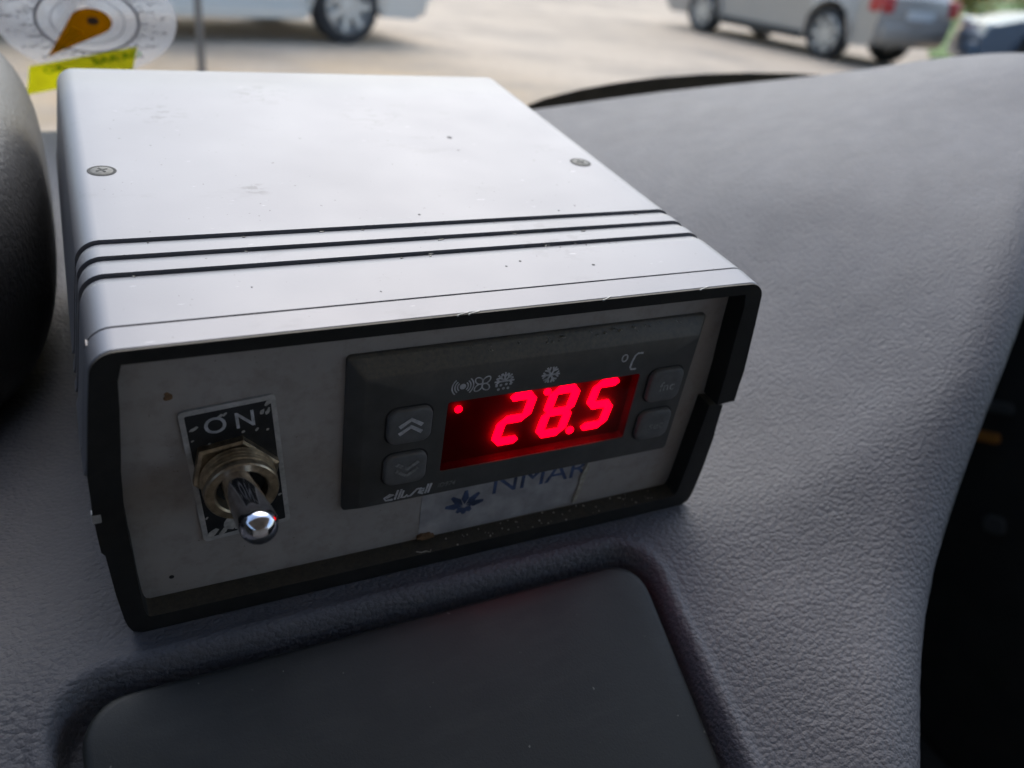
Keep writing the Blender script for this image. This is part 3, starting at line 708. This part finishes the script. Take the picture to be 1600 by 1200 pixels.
for k in range(38):
    kk = k % 19; a = 2*math.pi*kk/19 + (.12 if k < 19 else .3); bm = bmesh.new()
    rk = 25.5 if k < 19 else 21.0
    cxk, czk = rk*math.cos(a), rk*math.sin(a)
    for q in range(5): disc(bm, (cxk + (q-2)*1.15 + random.uniform(-.3, .3), czk + random.uniform(-.8, .8)), random.uniform(.3, .6), gl(.95), 0, .05+.003*q, 7)
    reparent(obj_bm('dial_mark', bm, 'dial_print', None), stkr)
for k in range(40):
    a = 2*math.pi*k/40; bm = bmesh.new(); u = Vector((math.cos(a), math.sin(a)))
    ribbon(bm, [u*18.6, u*(20.2 if k % 3 else 21.0)], .45, gl(.95), 0, .05); reparent(obj_bm('dial_tick', bm, 'dial_print', None), stkr)
# the drop: head and narrowing tail
def drop_outline(n=26):
    tip = Vector((-15.5, -20.5)); r = 7.2; c = Vector((1.0, 0)); d = (tip-c); L = d.length; d.normalize(); th = math.acos(r/L); a0 = math.atan2(d.y, d.x)
    return [tip] + [c + Vector((math.cos(a0+th+(2*math.pi-2*th)*k/n), math.sin(a0+th+(2*math.pi-2*th)*k/n)))*r for k in range(n+1)]
do = drop_outline()
bm = bmesh.new(); prism(bm, do, gl(1.1), 0, .1); dr = reparent(obj_bm('amber_drop', bm, 'orange', None), stkr)
bm = bmesh.new(); lo = [(-14.9, -19.9), (-5.6, -10.6), (-.5, -6.6), (-7.8, -1.2), (-10.3, -9.5)]
lo = [(-13.6, -17.6), (-3.4, -7.6), (-7.4, -3.6)]
lo = [(-13.9, -18.3), (-2.6, -7.0), (-5.9, -3.2)]
prism(bm, [(-14.2, -18.8), (-8.8, -13.0), (-2.0, -6.2), (-5.4, -2.9), (-9.8, -10.6)], gl(1.22), 0, .05); o = obj_bm('light_tail', bm, 'orange_light', None); reparent(o, dr)
bm = bmesh.new(); disc(bm, (1.6, .6), 2.1, gl(1.22), 0, .05, 16); o = obj_bm('dark_dot', bm, 'brown_dot', None); reparent(o, dr)
lq = [pix(*p) for p in ((45, 100), (214, 69), (206, 112), (41, 145))]
toL = lambda P: ((P-C0).dot(ex), (P-C0).dot(tdir))
lq2 = [toL(P) for P in lq]
bm = bmesh.new(); prism(bm, lq2, gl(1.05), 0, .1); lab = reparent(obj_bm('yellow_label', bm, 'label_yellow', None), stkr)
A0, B0 = Vector(lq2[0]), Vector(lq2[1]); dv = (B0-A0).normalized(); dn = Vector((dv.y, -dv.x))
def lab_fn(x, y, d):
    p = A0 + dv*(x) + dn*(4.2 - y); q = gl(1.2)((p.x, p.y), d); return q
reparent(text_mesh('green_lettering', 'OA', 5.2, .05, 'label_green', None, lambda x, y, d: lab_fn(x+7.5, y, d), bold=.1), lab)
reparent(text_mesh('green_lettering', 'BAA AO', 5.2, .05, 'label_green', None, lambda x, y, d: lab_fn(x+32, y, d), bold=.1), lab)

def door_mark(px, py, size, mat, label, cat, name):
    """small rounded piece fixed on the inside of the right door"""
    d = (fw + rt2*((px-800)/FPX) + up2*((600-py)/FPX)); t = (739.5 - CAM.x/S)/d.x; P = CAM/S + d*t
    bm = bmesh.new(); c, s_ = math.cos(-.45), math.sin(-.45)
    pts = [(P.y + p[0]*c - p[1]*s_, P.z + p[0]*s_ + p[1]*c) for p in rrect(-size[0]/2, -size[1]/2, size[0]/2, size[1]/2, size[1]*.3)]
    prism(bm, pts, lambda p, t: (739.9 - t, p[0], p[1]), 0, 4)
    return tag(obj_bm(name, bm, mat, None), label, cat)

# ------------------------------------------------------------------ outside: ground, cars, post, hedge
e1 = Vector((1, 0, 0)); e1 = (e1 - GN*e1.dot(GN)).normalized(); e2 = GN.cross(e1)
GM = Matrix.Identity(4)
for i in range(3): GM[i][0] = e1[i]; GM[i][1] = e2[i]; GM[i][2] = GN[i]
go = Vector((0, 0, 0)); go = go - GN*((go-GP).dot(GN))     # foot of the cabin on the ground
for i in range(3): GM[i][3] = go[i]
def onground(px, py):
    d = (fw + rt2*((px-800)/FPX) + up2*((600-py)/FPX)).normalized(); t = ((GP-CAM).dot(GN))/d.dot(GN)
    return GM.inverted() @ (CAM + d*t)
def ground_mat():
    m, nt, b = new_mat('pale_ground'); tc = nt.nodes.new('ShaderNodeTexCoord'); v = tc.outputs['Object']
    c = ramp(nt, noise(nt, v, .35, 8, .6), [(.3, (.385, .315, .24)), (.7, (.50, .41, .315))])
    sand = ramp(nt, noise(nt, v, .5, 6, .6), [(.36, (0, 0, 0)), (.56, (.9, .9, .9))])
    sx = nt.nodes.new('ShaderNodeSeparateXYZ'); nt.links.new(v, sx.inputs[0])
    near = ramp(nt, math_(nt, 'DIVIDE', sx.outputs[1], 12.0), [(.42, (1, 1, 1)), (.72, (.0, .0, .0))])
    left = ramp(nt, math_(nt, 'DIVIDE', sx.outputs[0], 8.0), [(.25, (1, 1, 1)), (.55, (0, 0, 0))])
    c = mixc(nt, math_(nt, 'MULTIPLY', math_(nt, 'MULTIPLY', near, left), sand), c, (.43, .30, .155))
    st_ = ramp(nt, noise(nt, v, .8, 5, .6), [(.47, (0, 0, 0)), (.66, (.7, .7, .7))])
    c = mixc(nt, st_, c, (.25, .215, .175))
    fine = ramp(nt, noise(nt, v, 14, 6, .7), [(.3, (.82,)*3), (.7, (1.12,)*3)]); c = mixc(nt, 1.0, c, fine, 'MULTIPLY')
    nt.links.new(c, b.inputs['Base Color']); b.inputs['Roughness'].default_value = .9
    bump(nt, b, noise(nt, v, 30, 5), .4, .01)
    return m
bm = bmesh.new(); bmesh.ops.create_grid(bm, x_segments=8, y_segments=8, size=120)
g = obj_bm('ground', bm, ground_mat(), None, None, 1); g.matrix_world = GM; tag(g, kind='structure')
bm = bmesh.new(); pts = [(lambda P: (P.x, P.y))(onground(*p)) for p in ((1452, 92), (1660, 100), (1760, 30), (1600, 2), (1440, 2))]
prism(bm, pts, lambda p, t: (p[0], p[1], t), -.02, .03)
vg = obj_bm('grass_verge', bm, plain('grass', (.10, .17, .035), .9, 0, .5, .002), None, None, 1); vg.matrix_world = GM; tag(vg, kind='structure')

CARM = {}
def paint(name, col, metal=.4):
    m = plain(name, col, .32, metal, .05, .001); m.node_tree.nodes['Principled BSDF'].inputs['Coat Weight'].default_value = .25; return m
CARM['tyre'] = plain('tyre', (.02, .02, .02), .85); CARM['rim'] = plain('alloy', (.50, .49, .47), .35, .6, .1, .01)
CARM['glassd'] = plain('car_glass', (.03, .035, .04), .08); CARM['red'] = plain('tail_red', (.42, .035, .03), .4); CARM['lamp'] = plain('lamp_clear', (.75, .74, .66), .2)
CARM['trim'] = plain('black_trim', (.02, .02, .02), .6); CARM['plate'] = plain('number_plate_white', (.6, .6, .58), .5)
def make_car(name, label, mat, L=4.45, Wd=1.72, belt=.93, roof=1.43, wb=2.6, fo=.88, hatch=False, group=None):
    """car along +x, origin on the ground under the middle of the rear axle"""
    root = empty(name); tag(root, label, 'car', group)
    xr, xf = -(L-wb-fo), wb+fo; wr = .315
    def arch(cx): return [(cx+.385*math.cos(math.radians(a)), wr+.02+.385*math.sin(math.radians(a))) for a in range(195, -16, -15)][::1]
    lower = [(xr+.06, .30)] + arch(0)[0:] + [(x, z) for x, z in [(.45, .2), (wb-.45, .2)]] + arch(wb) + [(xf-.12, .24), (xf-.02, .42), (xf, .55), (xf-.06, .68), (xf-.5, .80), (xf-1.05, belt), (.2, belt+.03), (-.35, belt+.04), (xr+.12, belt-.02), (xr+.02, .80), (xr, .55), (xr+.02, .38)]
    # outline order: rear underside, arches left to right, front, bonnet, back
    a_r = arch(0); a_f = arch(wb)
    lower = [(xr+.08, .27)] + a_r + [(.45, .19), (wb-.45, .19)] + a_f + [(xf-.14, .22), (xf-.02, .40), (xf, .55), (xf-.07, .68), (xf-.5, .82), (xf-1.08, belt), (.3, belt+.02), (-.4, belt+.03), (xr+.14, belt-.01), (xr+.03, .82), (xr, .58), (xr+.02, .36)]
    bm = bmesh.new(); half = Wd/2
    tri = None
    ys_ = [(-half+.0, .0), (half, .0)]
    # body shell as ribs across the width: belly-out sides
    def wy(z): return half*(1 - .10*max(0, (z-.55)/.4)**2 - .10*max(0, (.45-z)/.3)**2)
    for s in (1,):
        L3 = [bm.verts.new((x, wy(z), z)) for x, z in lower]; R3 = [bm.verts.new((x, -wy(z), z)) for x, z in lower]
        mid = [bm.verts.new((x + (.07 if x > wb+.3 else (-.06 if x < -.4 else 0)), 0, z + (.03 if z > .75 else 0))) for x, z in lower]
        n = len(lower)
        for i in range(n):
            j = (i+1) % n
            bm.faces.new((L3[i], L3[j], mid[j], mid[i])); bm.faces.new((mid[i], mid[j], R3[j], R3[i]))
        for V in (L3, R3[::-1]):
            f = bm.faces.new(V)
    bmesh.ops.triangulate(bm, faces=[f for f in bm.faces if len(f.verts) > 4])
    body = obj_bm('body', bm, mat, root, 28, 1)
    # greenhouse
    gb = [(xf-1.02, half-.09), (xr+(.25 if hatch else .55), half-.09)]; gt = [(xf-1.75, half-.24), (xr+(.55 if hatch else 1.15), half-.24)]
    bm = bmesh.new(); vb = [bm.verts.new(p) for p in ((gb[0][0], gb[0][1], belt-.01), (gb[1][0], gb[1][1], belt-.01), (gb[1][0], -gb[1][1], belt-.01), (gb[0][0], -gb[0][1], belt-.01))]
    vt = [bm.verts.new(p) for p in ((gt[0][0], gt[0][1], roof), (gt[1][0], gt[1][1], roof), (gt[1][0], -gt[1][1], roof), (gt[0][0], -gt[0][1], roof))]
    for k in range(4): bm.faces.new((vb[k], vb[(k+1) % 4], vt[(k+1) % 4], vt[k]))
    bm.faces.new(vt); bm.faces.new(vb[::-1])
    bmesh.ops.bevel(bm, geom=[e for e in bm.edges if e.verts[0].co.z > belt or e.verts[1].co.z > belt], offset=.06, segments=3, profile=.5, affect='EDGES')
    obj_bm('roof', bm, mat, root, 40, 1)
    def pane(q, nm='window'):
        c = sum((Vector(p) for p in q), Vector())/4; nv = (Vector(q[1])-Vector(q[0])).cross(Vector(q[2])-Vector(q[0])).normalized()
        if nv.dot(c-Vector((wb/2, 0, 1.1))) < 0: nv = -nv
        bm = bmesh.new(); A = [bm.verts.new(Vector(p)+nv*.012) for p in q]; B = [bm.verts.new(Vector(p)-nv*.02) for p in q]
        bm.faces.new(A); bm.faces.new(B[::-1])
        for k in range(4): bm.faces.new((A[k], B[k], B[(k+1) % 4], A[(k+1) % 4]))
        obj_bm(nm, bm, CARM['glassd'], root, None, 1)
    def lerp(a, b, t): return tuple(a[i]+(b[i]-a[i])*t for i in range(3))
    for s in (1, -1):
        B0 = (gb[0][0], s*gb[0][1], belt); B1 = (gb[1][0], s*gb[1][1], belt); T0 = (gt[0][0], s*gt[0][1], roof); T1 = (gt[1][0], s*gt[1][1], roof)
        for t0, t1 in ((.08, .47), (.51, .90)):
            b0, b1, t_0, t_1 = lerp(B0, B1, t0), lerp(B0, B1, t1), lerp(T0, T1, max(.06, t0)), lerp(T0, T1, min(.94, t1))
            pane([lerp(b0, t_0, .12), lerp(b1, t_1, .12), lerp(b1, t_1, .84), lerp(b0, t_0, .84)])
    for k in (0, 1):
        B0 = (gb[k][0], gb[k][1], belt); B1 = (gb[k][0], -gb[k][1], belt); T0 = (gt[k][0], gt[k][1], roof); T1 = (gt[k][0], -gt[k][1], roof)
        q = [lerp(lerp(B0, T0, .1), lerp(B1, T1, .1), .07), lerp(lerp(B0, T0, .1), lerp(B1, T1, .1), .93), lerp(lerp(B0, T0, .88), lerp(B1, T1, .88), .93), lerp(lerp(B0, T0, .88), lerp(B1, T1, .88), .07)]
        pane(q, 'rear_window' if k else 'windscreen')
    for cx in (0, wb):
        for s in (1, -1):
            bm = bmesh.new(); y0 = s*(half-.215)
            lathe(bm, [(.21, 0), (.30, .0), (.315, .03), (.315, .165), (.30, .195), (.235, .205), (.225, .17)], (cx, y0, wr), (0, s, 0), 36, False)
            ty = obj_bm('wheel', bm, CARM['tyre'], root, 40, 1)
            bm = bmesh.new(); lathe(bm, [(.232, .05), (.232, .19), (.215, .20), (.19, .12), (.08, .13), (.06, .18), (.001, .185)], (cx, y0, wr), (0, s, 0), 36, False)
            for k in range(7):
                a = 2*math.pi*k/7; u = Vector((math.cos(a), 0, math.sin(a))); w = Vector((-u.z, 0, u.x))
                P = [Vector((cx, y0+s*d, wr)) + u*r + w*q for r, q, d in ((.05, .03, .19), (.21, .022, .195), (.21, -.022, .195), (.05, -.03, .19))]
                Q = [p - Vector((0, s*.05, 0)) for p in P]; A = [bm.verts.new(p) for p in P]; B = [bm.verts.new(p) for p in Q]
                bm.faces.new(A)
                for i in range(4): bm.faces.new((A[i], B[i], B[(i+1) % 4], A[(i+1) % 4]))
            obj_bm('rim', bm, CARM['rim'], ty, 30, 1)
    for s in (1, -1):
        bm = bmesh.new(); box(bm, (xr-.02, s*(half-.08)-.17, .66), (xr+.22, s*(half-.08)+.05, .86), .03); obj_bm('tail_light', bm, CARM['red'], root, 40, 1)
        bm = bmesh.new(); box(bm, (xf-.34, s*(half-.2)-.19, .585), (xf-.01, s*(half-.2)+.14, .72), .04); obj_bm('headlight', bm, CARM['lamp'], root, 40, 1)
        for hx in (.55, 1.45):
            bm = bmesh.new(); box(bm, (hx, s*(half-.0)-.03, .80), (hx+.18, s*half+.02, .83), .008); obj_bm('door_handle', bm, mat, root, None, 1)
        bm = bmesh.new(); box(bm, (xf-1.35, s*(half+.05)-.09, .93), (xf-1.2, s*(half+.05)+.09, 1.06), .03); obj_bm('side_mirror', bm, mat, root, 40, 1)
        bm = bmesh.new(); box(bm, (.42, s*(half-.02)-.02, .2), (wb-.42, s*(half-.02)+.015, .30), .012); obj_bm('sill', bm, CARM['trim'] if not hatch else mat, root, None, 1)
    bm = bmesh.new(); box(bm, (xr-.05, -half*.86, .33), (xr+.14, half*.86, .56), .05); obj_bm('rear_bumper', bm, mat, root, 40, 1)
    bm = bmesh.new(); box(bm, (xf-.14, -half*.86, .24), (xf+.05, half*.86, .50), .05); obj_bm('front_bumper', bm, mat, root, 40, 1)
    bm = bmesh.new(); box(bm, (xr-.062, -.26, .60), (xr-.03, .26, .71)); obj_bm('number_plate', bm, CARM['plate'], root, None, 1)
    return root
def place(root, P, heading):
    """P ground point under the rear axle middle, heading = angle of +x in ground coordinates"""
    root.matrix_world = GM @ Matrix.Translation(P) @ Matrix.Rotation(heading, 4, 'Z')
# right sedan: left rear and left front wheel contacts found on the ground
ra = onground(1280, 92); fa = onground(1104, 49); hd = math.atan2(fa.y-ra.y, fa.x-ra.x); side = Vector((math.sin(hd), -math.cos(hd), 0))
car = make_car('parked_car', 'beige saloon car with red tail light parked beyond the dashboard', paint('beige_paint', (.36, .325, .285), .1), wb=2.4, Wd=1.5, L=4.05, group='cars parked outside')
hd += math.radians(7); side = Vector((math.sin(hd), -math.cos(hd), 0))
place(car, ra + side*.70, hd)
lw = onground(537, 67)
car2 = make_car('parked_car', 'pale silver car at the left whose wheel shows above the box', paint('white_paint', (.60, .565, .50), .0), hatch=True, L=4.1, wb=2.55, group='cars parked outside')
l2 = onground(150, 62); hd2 = math.atan2(lw.y-l2.y, lw.x-l2.x); u2 = Vector((math.cos(hd2), math.sin(hd2), 0)); s2 = Vector((math.sin(hd2), -math.cos(hd2), 0))
place(car2, lw - u2*2.55 - s2*.75, hd2)
bw = onground(1605, 150)
car3 = make_car('parked_car', 'dark blue car peeping over the dashboard at the far right', paint('blue_paint', (.045, .075, .12)), fo=.72, belt=.88, group='cars parked outside')
hd3 = math.radians(138); u3 = Vector((math.cos(hd3), math.sin(hd3), 0)); s3 = Vector((-math.sin(hd3), math.cos(hd3), 0))
place(car3, bw - u3*2.6 - s3*.76, hd3)
# slim post in front of the left car
pp = onground(316, 116); bm = bmesh.new(); lathe(bm, [(.05, 0), (.05, .01), (.024, .015), (.022, 1.5), (.026, 1.5), (.026, 1.53), (.001, 1.55)], (0, 0, 0), (0, 0, 1), 16)
post = obj_bm('thin_post', bm, plain('post_grey', (.13, .115, .10), .6), None, 40, 1); post.matrix_world = GM @ Matrix.Translation(pp); tag(post, 'thin grey post standing in front of the silver car', 'post')
# shrubs
def shrub(name, label, P, r, h, col, n=2600):
    root = empty(name); root.matrix_world = GM @ Matrix.Translation(P); tag(root, label, 'shrub', 'shrubs beyond the cars')
    bm = bmesh.new(); clumps = [(rng.uniform(-.6, .6)*r, rng.uniform(-.6, .6)*r, rng.uniform(.35, .85)*h, rng.uniform(.3, .55)*r) for _ in range(16)]
    for i in range(n):
        c = clumps[rng.randint(len(clumps))]; d = Vector(rng.normal(size=3)).normalized()*c[3]*rng.uniform(.55, 1.05); p = Vector(c[:3])+d
        if p.z < .05: continue
        a = Vector(rng.normal(size=3)).normalized(); b = a.cross(d).normalized(); s = rng.uniform(.05, .10)
        bm.faces.new([bm.verts.new(p+q) for q in (a*s, b*s*.5, -a*s, -b*s*.5)])
    obj_bm('crown', bm, plain(name+'_leaf', col, .7, 0, .5, .004), root, None, 1)
    for k in range(5):
        bm = bmesh.new(); t = Vector((rng.uniform(-.5, .5)*r, rng.uniform(-.5, .5)*r, h*.6)); lathe(bm, [(.035, 0), (.015, t.length)], (rng.uniform(-.1, .1), rng.uniform(-.1, .1), -.02), t, 8)
        obj_bm('trunk', bm, plain(name+'_stem', (.09, .06, .04), .9), root, None, 1)
q = onground(1445, 60); shrub('green_shrub', 'green leafy shrub behind the beige saloon', onground(1440, 30), 2.2, 2.2, (.07, .13, .03))
shrub('ochre_shrub', 'ochre yellow shrub between the green shrubs', onground(1515, 34), 1.0, 1.6, (.48, .30, .07), 2200)
shrub('green_shrub', 'green shrub above the dark blue car', onground(1620, 34), 1.8, 2.2, (.12, .19, .03))
# small things on the dark door at the right
door_mark(1535, 680, (36, 9), 'orange_tag', 'small orange reflector on the dark door at the right', 'reflector', 'door_reflector')
door_mark(1560, 636, (30, 10), 'scrap', 'small grey catch above the orange reflector on the door', 'catch', 'door_catch')
door_mark(1555, 820, (20, 16), 'scrap', 'small grey button below the orange reflector on the door', 'button', 'door_button')
